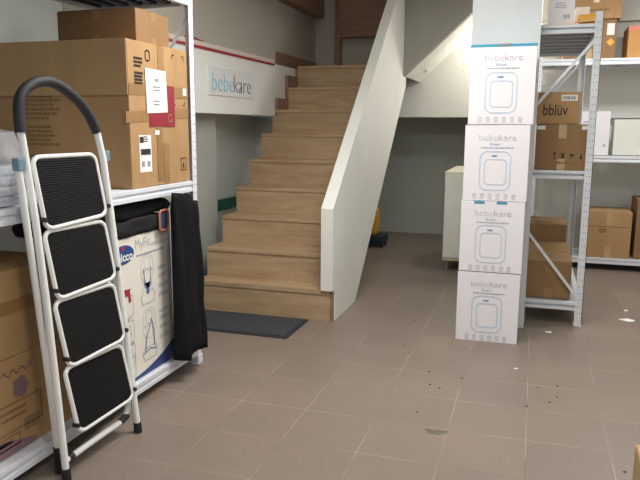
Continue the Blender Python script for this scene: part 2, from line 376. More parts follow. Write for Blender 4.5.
# back walls
structure('wall_back_niche', MB().box(-2.95, -0.25, 8.1, 8.2, 0, 1.40), 'niche')
structure('wall_back_landing', MB().box(-2.3, 0.0, 7.35, 7.45, 1.40, 2.6).box(-2.3, -0.25, 7.45, 8.2, 1.40, 1.50), 'white_wall')
structure('wall_niche_side', MB().box(-0.25, -0.15, 7.45, 8.2, 0, 1.40).box(-0.25, 0.0, 7.12, 7.45, 0, 1.40), 'niche')
structure('wall_back_right', MB().box(-0.05, 2.6, 7.13, 7.25, 0, 1.39).box(-0.0, 2.6, 7.04, 7.25, 1.39, 2.28).box(0.0, 2.6, 6.98, 7.25, 2.28, 2.6), 'white_wall')
structure('column', MB().box(-0.415, -0.004, 4.40, 4.52, 0, 2.6), 'cool_wall')
# stairwell end wall above the landing
structure('wall_stairwell', MB().box(-2.32, -1.1, 7.0, 7.1, LAND, 3.3), 'upper_wall')
structure('baseboard_stairwell', MB().box(-2.30, -1.25, 6.985, 7.0, LAND, LAND + 0.07), 'dark_wood')

# ------------------------------------------------------------------ staircase
XR = -1.308
H1, DH = 0.203, 0.2063
rises = [0.213, 0.424, 0.625, 0.822] + [H1 + DH * k for k in range(4, 8)] + [LAND]
fronts = [4.135] + [4.045 + 0.262 * k for k in range(1, 9)]
st = root('staircase', 'oak-coloured wooden staircase rising from the grey mat to the landing', 'staircase', (-1.75, 4.135, 0))
for k in range(9):
    z1 = rises[k]; z0 = rises[k - 1] if k else 0.0
    y0 = fronts[k]; y1 = fronts[k + 1] if k < 8 else 7.0
    xr = -1.232 if k == 0 else XR
    XL = -2.245 if k < 7 else -2.192
    xl = XL
    MB().box(xl, xr, y0, y0 + 0.018, z0, z1 - 0.028).build('riser', 'step_wood', st)
    if k == 0:
        MB().prism([(XL, 4.128), (XL, y1 + 0.018), (XR, y1 + 0.018), (XR, 4.176), (xr, 4.176), (xr, 4.128)], 'z', z1 - 0.028, z1).build('tread', 'step_wood', st)
    elif k < 8:
        MB().box(xl, xr, y0 - 0.008, y1 + 0.018, z1 - 0.028, z1, 0.004).build('tread', 'step_wood', st)
    else:
        MB().box(XL, -1.24, y0 - 0.008, 7.0, z1 - 0.028, z1, 0.004).build('landing_floor', 'step_wood', st)
MB().box(-1.244, -1.2315, 4.128, 4.172, 0, rises[0] + 0.001).build('end_cap', 'dark_wood', st)
prof = [(4.16, 0.0)]
for k in range(9):
    prof += [(fronts[k] + 0.018, (rises[k - 1] - 0.028) if k else 0.0), (fronts[k] + 0.018, rises[k] - 0.029)]
prof = prof[1:] + [(7.0, LAND - 0.029), (7.0, 1.71), (6.60, 1.71), (4.73, 0.0)]
MB().prism(prof, 'x', -2.188, XR + 0.001).build('carcass', 'white_wall', st)
# stepped skirting against the sign wall
sk = MB().prism([(5.615, 1.386), (5.615, 1.542), (5.87, 1.542), (5.87, 1.757), (6.15, 1.757), (6.15, 1.836), (6.3, 1.836), (6.3, 1.386)], 'x', -2.30, -2.193)
sk.build('stepped_skirting', 'dark_wood', st)
structure('baseboard_landing', MB().box(-2.30, -2.285, 5.83, 7.0, LAND + 0.001, LAND + 0.105), 'dark_wood')
# parapet
par = [(4.175, 0.0), (4.712, 0.0), (6.53, 1.668), (6.53, 2.6), (6.24, 2.6), (4.112, 0.766), (4.112, rises[0] + 0.002), (4.175, rises[0] + 0.002)]
po = MB().prism(par, 'x', -1.3065, -1.224).build('stair_parapet', 'white_wall')
tag(po, 'white plastered parapet with sloping top along the right side of the wooden stairs', 'parapet')
# upper flight turning right above the niche
uf = [(-1.222, 1.768), (-0.325, 2.575), (-0.325, 2.599), (-1.222, 2.599)]
structure('wall_upper_flight', MB().prism(uf, 'y', 6.40, 6.49), 'flight_shaded')
structure('ceiling_upper_flight', MB().prism([(-1.222, 1.770), (-0.323, 2.577), (-0.323, 2.599), (-1.0, 2.1), (-1.222, 1.90)], 'y', 6.49, 7.35), 'white_wall')
structure('trim_4', MB().box(-2.06, -2.0, 6.93, 7.0, LAND, 3.3), 'dark_wood')
structure('trim_5', MB().box(-2.0, -1.25, 6.90, 7.0, 2.21, 3.3), 'dark_wood')
structure('trim_6', MB().box(-2.30, -2.20, 4.6, 7.0, 2.425, 3.3), 'dark_wood')

# ------------------------------------------------------------------ sign
s = root('wall_sign', 'white acrylic shop sign with light blue and grey letters on the wall beside the stairs', 'sign', (-2.222, 4.73, 1.61))
MB().box(-2.2215, -2.213, 4.325, 5.135, 1.515, 1.718, 0.002).build('sign_plate', 'sign_plate', s)
Ms = frame((-2.213, 4.56, 1.612), (0, 1, 0), (0, 0, 1))
text_mesh(MB(), 'bebe', 0.355, 0.125, Ms, thin=-0.024, extrude=0.02).build('blue_lettering', 'sign_blue', s)
Ms = frame((-2.213, 4.905, 1.612), (0, 1, 0), (0, 0, 1))
text_mesh(MB(), 'kare', 0.315, 0.125, Ms, thin=-0.024, extrude=0.02).build('grey_lettering', 'sign_grey', s)
sp = [(-2.25, 4.08 + 0.012 * i, 1.869 + 0.007 + 0.028 * abs(math.sin(i * 0.9)) * (1 - i / 22)) for i in range(22)]
tag(MB().tube(sp, 0.006, 8).build('red_strap', 'red'), 'small red strap lying crumpled on the ledge above the sign', 'strap')
g = root('green_board', 'dark green framed board edge in the grey recess beside the stairs', 'board', (-2.48, 4.95, 0.0))
MB().box(-2.50, -2.485, 4.72, 5.6, 0.012, 0.60).build('panel', 'grey_wall', g)
gf = MB(); gf.box(-2.505, -2.475, 4.71, 5.62, 0.60, 0.685); gf.box(-2.505, -2.475, 4.71, 4.735, 0.0, 0.60); gf.box(-2.505, -2.475, 5.6, 5.62, 0.0, 0.60)
gf.build('board_frame', 'green', g)
# door mat
mt = root('door_mat', 'dark grey textile door mat at the foot of the stairs', 'mat', (-1.8, 3.92, 0))
MB().box(-2.19, -1.392, 3.69, 4.118, 0.0005, 0.007, 0.002).build('mat_edge', 'mat_edge', mt)
MB().box(-2.165, -1.417, 3.715, 4.093, 0.006, 0.011).build('mat_pile', 'mat', mt)

# ------------------------------------------------------------------ shelving racks
def beam(mb, p0, p1, z, out, h=0.055, mi=0, groove=0.008):
    """stepped beam between p0 and p1 (xy), top at z, face turned towards out"""
    p0 = Vector((p0[0], p0[1], 0)); p1 = Vector((p1[0], p1[1], 0)); o = Vector((out[0], out[1], 0)); d = (p1 - p0).normalized(); L = (p1 - p0).length
    M = Matrix.Translation(p0 + Vector((0, 0, z))) @ Matrix((d, o, Vector((0, 0, 1)))).transposed().to_4x4()
    mb.box(0, L, -0.030, 0.000, -0.020, 0, 0.002, mi, M)
    mb.box(0, L, -0.030, -groove, -h + 0.020, -0.020, 0, mi, M)
    mb.box(0, L, -0.030, 0.000, -h, -h + 0.020, 0.002, mi, M)
def post(x, y, sx, sy, h, parent, coat):
    """angle upright whose outer corner is at (x, y); flanges run towards sx and sy"""
    mb = MB(); wd, t = 0.046, 0.003
    a, b = sorted((x, x + sx * wd)); c, d = sorted((y, y + sy * t)); mb.box(a, b, c, d, 0.012, h)
    a, b = sorted((x, x + sx * t)); c, d = sorted((y, y + sy * wd)); mb.box(a, b, c, d, 0.012, h)
    z = 0.09
    while z < h - 0.03:
        for k in (0.013, 0.030):
            # slots on both outer faces
            yy = y - sy * 0.0004; xx = x + sx * k
            vs = [(xx - 0.0026, yy, z - 0.005), (xx + 0.0026, yy, z - 0.005), (xx + 0.0026, yy, z + 0.005), (xx - 0.0026, yy, z + 0.005)]
            mb.add(vs, [(0, 1, 2, 3)], 1)
            xx = x - sx * 0.0004; yy = y + sy * k
            vs = [(xx, yy - 0.0026, z - 0.005), (xx, yy + 0.0026, z - 0.005), (xx, yy + 0.0026, z + 0.005), (xx, yy - 0.0026, z + 0.005)]
            mb.add(vs, [(0, 1, 2, 3)], 1)
        z += 0.045
    up_ = mb.build('upright', [coat, 'hole'], parent)
    e_, f_ = (0.004, 0.05) if coat == 'rack' else (0.0015, 0.022)
    a, b = sorted((x - sx * e_, x + sx * 0.048)); c, d = sorted((y - sy * e_, y + sy * 0.048))
    MB().box(a, b, c, d, 0.0, f_, 0.001).build('foot', coat, up_)
def rack(name, label, x0, x1, y0, y1, h, levels, braces, under='rack_shade', ribs='y', groove=0.008, coat='rack_dimmed'):
    r = root(name, label, 'shelving rack', ((x0 + x1) / 2, (y0 + y1) / 2, 0), 'white metal shelving racks')
    for (x, sx) in ((x0, 1), (x1, -1)):
        for (y, sy) in ((y0, 1), (y1, -1)): post(x, y, sx, sy, h, r, coat)
    for z in levels:
        for (p0_, p1_, o_) in (((x0 + 0.004, y0 + 0.004), (x1 - 0.004, y0 + 0.004), (0, -1)), ((x1 - 0.004, y1 - 0.004), (x0 + 0.004, y1 - 0.004), (0, 1)),
                               ((x1 - 0.004, y0 + 0.004), (x1 - 0.004, y1 - 0.004), (1, 0)), ((x0 + 0.004, y1 - 0.004), (x0 + 0.004, y0 + 0.004), (-1, 0))):
            m = MB(); beam(m, p0_, p1_, z, o_, groove=groove); m.build('shelf_beam', coat, r)
        d = MB(); d.box(x0 + 0.02, x1 - 0.02, y0 + 0.02, y1 - 0.02, z - 0.018, z - 0.001)
        n = 7
        if ribs == 'y':
            for i in range(n):
                c = y0 + (y1 - y0) * (i + 0.5) / n; d.box(x0 + 0.03, x1 - 0.03, c - 0.02, c + 0.02, z - 0.04, z - 0.018)
        else:
            for i in range(n):
                c = x0 + (x1 - x0) * (i + 0.5) / n; d.box(c - 0.02, c + 0.02, y0 + 0.03, y1 - 0.03, z - 0.04, z - 0.018)
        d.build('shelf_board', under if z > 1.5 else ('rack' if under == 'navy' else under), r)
    for (p0, p1) in braces:
        p0, p1 = Vector(p0), Vector(p1); dr = (p1 - p0); n = Vector((0, 1, 0)); side = dr.cross(n).normalized()
        M = Matrix.Translation(p0) @ Matrix((dr.normalized(), n, side)).transposed().to_4x4()
        MB().box(0, dr.length, -0.003, 0.003, -0.009, 0.009, 0.001, 0, M).build('brace', coat, r)
    return r
# left rack
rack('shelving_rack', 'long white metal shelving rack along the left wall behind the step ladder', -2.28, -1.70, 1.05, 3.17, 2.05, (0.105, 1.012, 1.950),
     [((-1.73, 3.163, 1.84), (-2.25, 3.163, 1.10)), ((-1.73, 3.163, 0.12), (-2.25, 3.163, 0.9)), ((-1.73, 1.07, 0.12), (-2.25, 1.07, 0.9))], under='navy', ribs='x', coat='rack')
# narrow rack beside the column
rack('shelving_rack', 'white metal shelving rack seen end-on beside the white column', -0.048, 0.358, 4.55, 6.0, 2.0, (0.160, 1.026, 1.930),
     [((-0.035, 4.562, 1.40), (0.34, 4.562, 1.86)), ((-0.035, 4.562, 0.645), (0.34, 4.562, 0.17)), ((0.02, 5.985, 0.60), (0.335, 5.985, 0.17)), ((0.02, 5.985, 1.46), (0.335, 5.985, 1.84))], groove=0.022)
# rack along the back wall
rack('shelving_rack', 'white metal shelving rack along the back wall at right', -0.02, 2.0, 6.50, 6.96, 1.95, (0.115, 1.045, 1.90),
     [], ribs='x', coat='rack')

# ------------------------------------------------------------------ cartons
def carton(name, label, x0, x1, y0, y1, z0, z1, mat, cat='box', group=None, rotz=0.0, seam=True, tapes=('front', 'right', 'top'), tape_mat='tape', bev=0.004):
    r = root(name, label, cat, ((x0 + x1) / 2, (y0 + y1) / 2, z0), group, rotz, world=False)
    w, d, h = x1 - x0, y1 - y0, z1 - z0
    MB().box(-w / 2, w / 2, -d / 2, d / 2, 0.0, h, bev).build('carton_body', mat, r)
    fl = MB()   # two top flaps meeting at the middle
    fl.box(-w / 2 + 0.002, w / 2 - 0.002, -d / 2 + 0.002, -0.0015, h, h + 0.003); fl.box(-w / 2 + 0.002, w / 2 - 0.002, 0.0015, d / 2 - 0.002, h, h + 0.003)
    fl.build('top_flaps', mat, r)
    tw = 0.024
    strips = []
    if 'top' in tapes: strips.append((-w / 2, w / 2, -tw, tw, h + 0.003, h + 0.0038))
    if 'right' in tapes: strips += [(w / 2, w / 2 + 0.0008, -tw, tw, h * 0.72, h + 0.0035), (w / 2, w / 2 + 0.0008, -tw, tw, 0.0, h * 0.22)]
    if 'frontv' in tapes: strips += [(-tw, tw, -d / 2 - 0.0008, -d / 2, h * 0.7, h + 0.003), (-tw, tw, -d / 2 - 0.0008, -d / 2, 0, h * 0.25)]
    if 'fronth' in tapes: strips.append((-w / 2, w / 2, -d / 2 - 0.0008, -d / 2, h * 0.45, h * 0.45 + 0.05))
    if 'righth' in tapes: strips.append((w / 2, w / 2 + 0.0008, -d / 2, d / 2, h * 0.5, h * 0.5 + 0.05))
    for q_ in strips: MB().box(*q_).build('packing_tape', tape_mat, r)
    r['_dims'] = (w, d, h)
    return r
def front(r, u, v, eps=0.001):     # frame on the -Y face; u,v from the face's lower left corner
    w, d, h = r['_dims']; return frame((-w / 2 + u, -d / 2 - eps, v), (1, 0, 0), (0, 0, 1))
def right(r, u, v, eps=0.001):     # frame on the +X face; u runs towards +Y
    w, d, h = r['_dims']; return frame((w / 2 + eps, -d / 2 + u, v), (0, 1, 0), (0, 0, 1))
def barcode(mb, M, w, h, mi=0, n=16, seed=1):
    rnd = random.Random(seed); x = -w / 2
    while x < w / 2 - 0.002:
        b = rnd.uniform(0.3, 1.0) * w / n; flat(mb, rect(x, -h / 2, min(x + b, w / 2), h / 2), M, mi); x += b + rnd.uniform(0.4, 1.1) * w / n
def textlines(mb, M, w, h, n, mi=0, seed=2, lw=0.45):
    rnd = random.Random(seed)
    for i in range(n):
        y = h / 2 - h * (i + 0.5) / n; x = -w / 2
        end = w / 2 - rnd.uniform(0, 0.35) * w
        while x < end:
            l = rnd.uniform(0.06, 0.16) * w; flat(mb, rect(x, y - h / n * lw / 2, min(x + l, end), y + h / n * lw / 2), M, mi); x += l + 0.02 * w

# big open carton on the left rack
c = carton('cardboard_carton', 'large brown carton with folded-down flap and delivery note on the left rack', -2.56, -1.715, 2.59, 3.120, 1.014, 1.668, 'card', tapes=('top',))
w_, d_, h_ = c['_dims']
MB().box(-w_ / 2, w_ / 2 + 0.004, -d_ / 2 - 0.014, -d_ / 2 - 0.008, h_ - 0.238, h_ + 0.003, 0.002).add([], []).build('side_flap', 'card_pale', c)
pt = MB()
textlines(pt, front(c, 0.37, 0.365), 0.24, 0.12, 6, 0, 5, 0.6); textlines(pt, front(c, 0.37, 0.235), 0.24, 0.10, 5, 0, 6, 0.6); textlines(pt, front(c, 0.37, 0.11), 0.24, 0.08, 4, 0, 7, 0.6)
pt.build('printed_text', 'print_brown', c)
for poly_, M in ((rect(-0.028, 0, 0.028, 0.19), right(c, 0.275, h_ - 0.19)), (rect(0, 0, d_, 0.05), right(c, 0, h_ - 0.235)), ([(-0.03, 0.0), (d_, 0.03), (d_, 0.08), (-0.03, 0.05)], right(c, 0, h_ - 0.36)),
                 (rect(-0.026, 0, 0.026, 0.2), right(c, 0.30, 0.0)), (rect(-0.026, 0, 0.026, 0.27), right(c, 0.245, 0.02, 0.0015))):
    flat(MB(), poly_, M).build('packing_tape', 'tape', c)
pm = MB(); flat(pm, rect(0, 0, 0.235, 0.195), right(c, 0.155, h_ - 0.375, 0.002)); pm.build('red_pouch', 'crimson', c, 'crimson document pouch')
py = MB(); outline(py, [(0.02 + 0.02 * math.cos(t / 8 * 2 * PI * 0.8 + 1), 0.02 + 0.018 * math.sin(t / 8 * 2 * PI * 0.8 + 1)) for t in range(9)], 0.006, right(c, 0.325, h_ - 0.355, 0.003), closed=False)
flat(py, rect(0, 0, 0.05, 0.008), right(c, 0.145, h_ - 0.28, 0.003)); py.build('pouch_print', 'clear_tape', c)
lb = MB(); M = right(c, 0.225, h_ - 0.215, 0.004); flat(lb, [(-0.088, -0.10), (0.094, -0.092), (0.086, 0.10), (-0.094, 0.105)], M, 0)
M2 = right(c, 0.225, h_ - 0.215, 0.0052); flat(lb, rect(-0.016, 0.048, 0.018, 0.062), M2, 1); textlines(lb, right(c, 0.225, h_ - 0.2, 0.0052), 0.07, 0.03, 2, 1, 3); textlines(lb, right(c, 0.225, h_ - 0.265, 0.0052), 0.06, 0.03, 2, 1, 9)
lb.build('delivery_note', ['paper', 'grey_print'], c)
lb = MB(); flat(lb, rect(-0.05, -0.085, 0.05, 0.085), right(c, 0.115, 0.155, 0.001), 0); M2 = right(c, 0.115, 0.155, 0.002)
flat(lb, rect(-0.04, -0.005, 0.042, 0.022), M2, 1); flat(lb, rect(-0.045, 0.05, -0.015, 0.078), M2, 1); textlines(lb, right(c, 0.125, 0.222, 0.002), 0.045, 0.03, 3, 1); flat(lb, rect(-0.035, -0.06, -0.012, -0.035), M2, 2); flat(lb, rect(0.012, -0.06, 0.036, -0.035), M2, 2)
lb.build('shipping_label', ['paper', 'ink', 'grey_print'], c)
ik = MB()
textlines(ik, right(c, 0.085, h_ - 0.09), 0.075, 0.05, 3, 0, 4, 0.6); textlines(ik, right(c, 0.085, h_ - 0.16), 0.075, 0.06, 4, 0, 8, 0.7)
outline(ik, rrect(0.035, 0.045, 0.012, 4), 0.006, right(c, 0.16, h_ - 0.055)); outline(ik, rect(0, 0, 0.05, 0.06), 0.004, right(c, 0.44, 0.06)); flat(ik, rect(0.018, 0.01, 0.03, 0.035), right(c, 0.44, 0.06))
outline(ik, [(0, 0.05), (0, 0.07), (0.02, 0.07)], 0.005, right(c, 0.38, h_ - 0.10), closed=False); outline(ik, [(0.1, 0.05), (0.1, 0.07), (0.08, 0.07)], 0.005, right(c, 0.39, h_ - 0.10), closed=False); outline(ik, [(0, -0.15), (0, -0.17), (0.02, -0.17)], 0.005, right(c, 0.38, h_ - 0.10), closed=False); outline(ik, [(0.1, -0.15), (0.1, -0.17), (0.08, -0.17)], 0.005, right(c, 0.39, h_ - 0.10), closed=False)
ik.build('printed_marks', 'ink', c)
flat(MB(), rect(0, 0, 0.035, 0.035), right(c, 0.475, h_ - 0.22, 0.002)).build('small_sticker', 'paper', c); flat(MB(), rect(0, 0, 0.04, 0.022), right(c, 0.20, 0.24, 0.002)).build('small_sticker', 'paper', c)
# smaller carton on top of it
c = carton('cardboard_carton', 'small plain brown carton sitting on the large carton, left rack', -2.18, -1.755, 2.73, 3.02, 1.675, 1.822, 'card_dark', tapes=('frontv', 'right'))
# cartons on the bottom shelf, left
c = carton('cardboard_carton', 'plain brown carton with tape band, upper of two on bottom left shelf', -2.24, -1.76, 1.42, 2.16, 0.4705, 0.785, 'card', tapes=('righth', 'top'))
c = carton('cardboard_carton', 'brown carton with purple printing, lower of two on bottom left shelf', -2.24, -1.76, 1.42, 2.16, 0.107, 0.466, 'card', tapes=('top',))
pp = MB(); M = right(c, 0.46, 0.0, 0.001)
flat(pp, [(-0.4, 0.0), (0.06, 0.0), (0.06, 0.02), (-0.1, 0.06), (-0.4, 0.09)], M)
for i in range(5):
    a = i * 2 * PI / 5; q = [(-0.0 + 0.022 * math.cos(a) + 0.02 * math.cos(t), 0.24 + 0.022 * math.sin(a) + 0.02 * math.sin(t)) for t in [k * PI / 4 for k in range(8)]]
    flat(pp, q, M, 0, 0.0008 + i * 0.0002)
outline(pp, [(-0.09 + i * 0.012, 0.305 + 0.012 * math.sin(i * 1.7)) for i in range(14)], 0.005, M, closed=False)
pp.build('purple_print', 'purple', c)
pk = MB(); outline(pk, rect(-0.13, 0.085, 0.10, 0.19), 0.006, M); barcode(pk, right(c, 0.505, 0.085, 0.001), 0.08, 0.05, 0, 14); outline(pk, rect(-0.13, 0.03, -0.02, 0.07), 0.005, M)
textlines(pk, right(c, 0.44, 0.15, 0.001), 0.17, 0.05, 2, 0, 6); textlines(pk, right(c, 0.385, 0.05, 0.001), 0.09, 0.025, 1, 0, 6, .6); pk.build('brown_print', 'print_brown', c)

# plastic-wrapped bundle at the left end of the middle shelf
b = root('wrapped_bundle', 'white bundle in clear plastic wrap at left on the middle shelf', 'bundle', (-1.95, 1.62, 1.014))
fm = MB()
for k in range(4): fm.box(-2.2, -1.745, 1.30, 1.93, 1.0155 + k * 0.036, 1.0155 + k * 0.036 + 0.034, 0.010)
fm.build('white_sheets', 'foam', b)
MB().cyl((-1.765, 1.915, 1.163), (-1.77, 1.895, 1.245), 0.020, 14).build('brown_roll', 'card_dark', b)
def crumple(mb, x0, x1, y0, y1, z0, z1, n, amp, seed, mi=0):
    bm = bmesh.new(); bmesh.ops.create_cube(bm, size=1.0); bmesh.ops.subdivide_edges(bm, edges=list(bm.edges), cuts=n, use_grid_fill=True)
    rnd = random.Random(seed); ph = [rnd.uniform(0, 6) for _ in range(9)]
    for v in bm.verts:
        p = v.co.copy()
        q = Vector((p.x * (x1 - x0), p.y * (y1 - y0), p.z * (z1 - z0)))
        d = math.sin(q.x * 30 + ph[0] + q.z * 19) + math.sin(q.y * 37 + ph[1] - q.z * 23) + math.sin(q.z * 41 + ph[2] + q.y * 17) + 0.6 * math.sin(q.y * 90 + q.z * 70 + ph[3])
        sh = 1 - 0.10 * max(0, abs(p.x) + abs(p.y) + abs(p.z) - 0.95)
        q = q * sh + p.normalized() * d * amp
        v.co = Vector(((x0 + x1) / 2, (y0 + y1) / 2, (z0 + z1) / 2)) + q
    mb.bm(bm, mi, True); return mb
crumple(MB(), -2.21, -1.728, 1.28, 1.945, 1.038, 1.285, 12, 0.0055, 3).build('plastic_wrap', 'film', b)

# ------------------------------------------------------------------ printed car-seat carton
c = carton('printed_carton', 'cream carton with blue logo and harness diagrams on bottom left shelf', -2.2, -1.735, 2.395, 2.935, 0.107, 0.792, 'seat_box', tapes=(), bev=0.003)
w_, d_, h_ = c['_dims']
lg = MB(); M = right(c, 0.125, 0.615, 0.001)
flat(lg, [(0.086 * math.cos(t), 0.044 * math.sin(t)) for t in [k * 2 * PI / 28 for k in range(28)]], M); lg.build('logo_badge', 'brand_blue', c)
text_mesh(MB(), 'chicco', 0.145, 0.042, right(c, 0.125, 0.606, 0.0022), thin=0.03).build('logo_lettering', 'paper', c)
rd = MB(); flat(rd, [(0.014 * math.cos(k * PI / 6), 0.012 * math.sin(k * PI / 6)) for k in range(12)], right(c, 0.125, 0.645, 0.0022)); 
M = right(c, 0.14, 0.42, 0.001); flat(rd, [(-0.035, -0.035), (-0.02, -0.03), (-0.015, 0.0), (0.01, 0.0), (0.015, -0.035), (0.035, -0.03), (0.025, 0.02), (0.035, 0.03), (-0.035, 0.035), (-0.03, 0.02)], M)
rd.build('red_print', 'red_print', c)
tt = MB(); text_mesh(tt, 'MyFit', 0.12, 0.06, right(c, 0.285, 0.640), thin=-0.015); text_mesh(tt, 'harness booster', 0.15, 0.024, right(c, 0.425, 0.632), thin=-0.01); textlines(tt, right(c, 0.36, 0.592), 0.26, 0.014, 1, 0, 3, 0.6)
tt.build('title_lettering', 'line_print', c)
bl = MB(); M = right(c, 0, 0, 0.001)
cv = [(0.0, 0.0), (d_ - 0.003, 0.0), (d_ - 0.003, 0.105)]
cv += [(d_ - 0.003 - (d_ - 0.003) * (1 - (1 - t / 12) ** 1.0), 0.105 * (1 - t / 12) ** 2.6 + 0.012 * (t / 12)) for t in range(1, 12)] + [(0.0, 0.012)]
flat(bl, cv, M); bl.build('blue_swoosh', 'navy_print', c)
def seat_art(u, v, s):
    a = MB(); M = right(c, u, v, 0.001)
    outline(a, rrect(0.125 * s, 0.17 * s, 0.055 * s, 6, 0, 0.06 * s), 0.0019, M)
    outline(a, rrect(0.062 * s, 0.075 * s, 0.03 * s, 6, 0, 0.095 * s), 0.0019, M)
    outline(a, [(-0.05 * s, 0.05 * s), (-0.03 * s, 0.035 * s), (-0.045 * s, -0.07 * s), (-0.075 * s, -0.10 * s), (-0.06 * s, -0.15 * s), (0.06 * s, -0.15 * s), (0.078 * s, -0.10 * s), (0.045 * s, -0.07 * s), (0.03 * s, 0.035 * s), (0.05 * s, 0.05 * s)], 0.0019, M)
    outline(a, rrect(0.14 * s, 0.07 * s, 0.03 * s, 5, 0, -0.11 * s), 0.0019, M)
    a.build('seat_diagram', 'line_print', c)
seat_art(0.315, 0.468, 0.82); seat_art(0.315, 0.195, 0.86)
sb = MB(); M = right(c, 0.315, 0.468, 0.0016)
for sx in (-1, 1): outline(sb, [(sx * 0.03, 0.05), (sx * 0.026, 0.0), (sx * 0.006, -0.045)], 0.005, M, closed=False)
flat(sb, [(-0.02, -0.045), (0.02, -0.045), (0.03, -0.02), (0.012, -0.03), (0.012, -0.075), (-0.012, -0.075), (-0.012, -0.03), (-0.03, -0.02)], M)
M = right(c, 0.315, 0.195, 0.0016); outline(sb, [(0.02, 0.07), (0.0, 0.03), (-0.028, -0.02), (-0.04, -0.085)], 0.005, M, closed=False); outline(sb, [(-0.055, -0.09), (0.0, -0.075), (0.055, -0.09)], 0.005, M, closed=False)
outline(sb, [(0.02, 0.07), (0.04, 0.0), (0.04, -0.07)], 0.005, M, closed=False)
sb.build('strap_diagram', 'strap_blue', c)
sl = MB()
for v in (0.52, 0.48, 0.43, 0.385, 0.30, 0.265, 0.22, 0.17): textlines(sl, right(c, 0.46, v - 0.02), 0.10, 0.022, 2, 0, int(v * 100), 0.35)
for v in (0.37, 0.25, 0.14, 0.045 + 0.03):
    outline(sl, rrect(0.095, 0.098, 0.012, 4), 0.0025, right(c, 0.14, v, 0.001)); textlines(sl, right(c, 0.14, v - 0.062), 0.09, 0.016, 2, 0, int(v * 100) + 3, 0.4)
for v in (0.25, 0.14, 0.075): outline(sl, [(-0.02, -0.035), (-0.01, 0.02), (0.01, 0.03), (0.02, -0.02), (0.0, -0.03)], 0.003, right(c, 0.145, v))
sl.build('small_print', 'line_print', c)

# black padded cover lying on that carton
pd = root('padded_cover', 'black padded cover lying on top of the cream printed carton', 'cover', (-1.95, 2.62, 0.797))
crumple(MB(), -2.2, -1.722, 2.37, 2.90, 0.804, 0.876, 8, 0.004, 11).build('lower_pad', 'pad', pd)
crumple(MB(), -2.22, -1.735, 2.36, 2.945, 0.880, 0.944, 8, 0.004, 12).build('upper_pad', 'fabric', pd)
tgm = MB(); flat(tgm, rrect(0.078, 0.092, 0.02, 5), frame((-1.713, 2.835, 0.842), (0, 1, 0), (0, 0, 1)), 0, 0.004); tgm.build('tag_patch', 'slate', pd)
tf = MB(); tf.tube([Vector((-1.708, 2.835 + p[0], 0.842 + p[1])) for p in rrect(0.082, 0.097, 0.022, 5)], 0.0055, 8, True); tf.build('tag_frame', 'orange', pd, 'orange frame of the tag')
# black bag hanging at the end of the rack
def draped():
    bm = bmesh.new(); nv, nu = 26, 36; rings = []
    for j in range(nv):
        t = j / (nv - 1); z = 0.130 + t * 0.815; ring = []
        cy = 2.955 + 0.012 * (1 - t); hw = 0.126 + 0.012 * (1 - t); hx = 0.026 + 0.012 * (1 - t) ** 1.5
        if t > 0.92: hx *= 1 - (t - 0.92) * 3.0; hw *= 1 - (t - 0.92) * 1.2
        for i in range(nu):
            a = 2 * PI * i / nu; ca, sa = math.cos(a), math.sin(a)
            y = cy + hw * math.copysign(abs(ca) ** 0.6, ca); x = -1.658 + hx * math.copysign(abs(sa) ** 0.7, sa)
            fold = 0.010 * math.sin(y * 55 + t * 4) + 0.006 * math.sin(y * 90 - t * 9)
            x += fold * (0.4 + 0.9 * (1 - t)) * (1 if sa > 0 else 0.15)
            z2 = z - 0.020 * t * (y - cy) / hw + 0.012 * math.sin(y * 30) * (1 - t) + 0.014 * math.sin(y * 22 + 1) * t
            ring.append(bm.verts.new((max(x, -1.690), y, z2)))
        rings.append(ring)
    for j in range(nv - 1):
        for i in range(nu): bm.faces.new((rings[j][i], rings[j][(i + 1) % nu], rings[j + 1][(i + 1) % nu], rings[j + 1][i]))
    bm.faces.new(rings[0][::-1]); bm.faces.new(rings[-1]); return bm
bg = root('fabric_bag', 'long black fabric bag hanging at the end of the left rack', 'bag', (-1.658, 2.955, 0.115))
MB().bm(draped(), 0, True).build('bag_body', 'fabric', bg)
MB().tube([(-1.655, 3.01, 0.925), (-1.665, 3.01, 0.945), (-1.682, 3.012, 0.948), (-1.692, 3.015, 0.94)], 0.013, 8).build('hanging_strap', 'fabric', bg)

# ------------------------------------------------------------------ step ladder
ld = root('step_ladder', 'white folded four-step ladder with black treads leaning on the left rack', 'ladder', (-1.60, 2.1, 0))
def LX(y, z): return -1.582 + 0.075 * (y - 1.91) - 0.067 * z
def LP(y, z, dx=0.0): return Vector((LX(y, z) + dx, y, z))
lp = [LP(1.886, 0.02), LP(1.890, 0.35), LP(1.892, 0.68), LP(1.888, 0.97), LP(1.876, 1.21), LP(1.872, 1.28)]
rp_ = [LP(2.308, 0.02), LP(2.297, 0.40), LP(2.290, 0.688), LP(2.282, 0.94), LP(2.270, 1.17), LP(2.249, 1.28)]
MB().tube(lp, 0.0135, 14).build('front_stile', 'ladder', ld); MB().tube(rp_, 0.0135, 14).build('front_stile', 'ladder', ld)
arc = [LP(y, z) for y, z in ((1.872, 1.272), (1.873, 1.32), (1.879, 1.367), (1.896, 1.401), (1.926, 1.427), (1.965, 1.445), (2.012, 1.452), (2.055, 1.447), (2.10, 1.429), (2.138, 1.408), (2.175, 1.382), (2.212, 1.342), (2.233, 1.308), (2.250, 1.272))]
def smooth(pts, n=4):
    out = []
    for i in range(len(pts) - 1):
        p0 = pts[max(i - 1, 0)]; p1 = pts[i]; p2 = pts[i + 1]; p3 = pts[min(i + 2, len(pts) - 1)]
        for k in range(n):
            t = k / n; out.append(0.5 * ((2 * p1) + (p2 - p0) * t + (2 * p0 - 5 * p1 + 4 * p2 - p3) * t * t + (3 * p1 - p0 - 3 * p2 + p3) * t ** 3))
    out.append(pts[-1]); return out
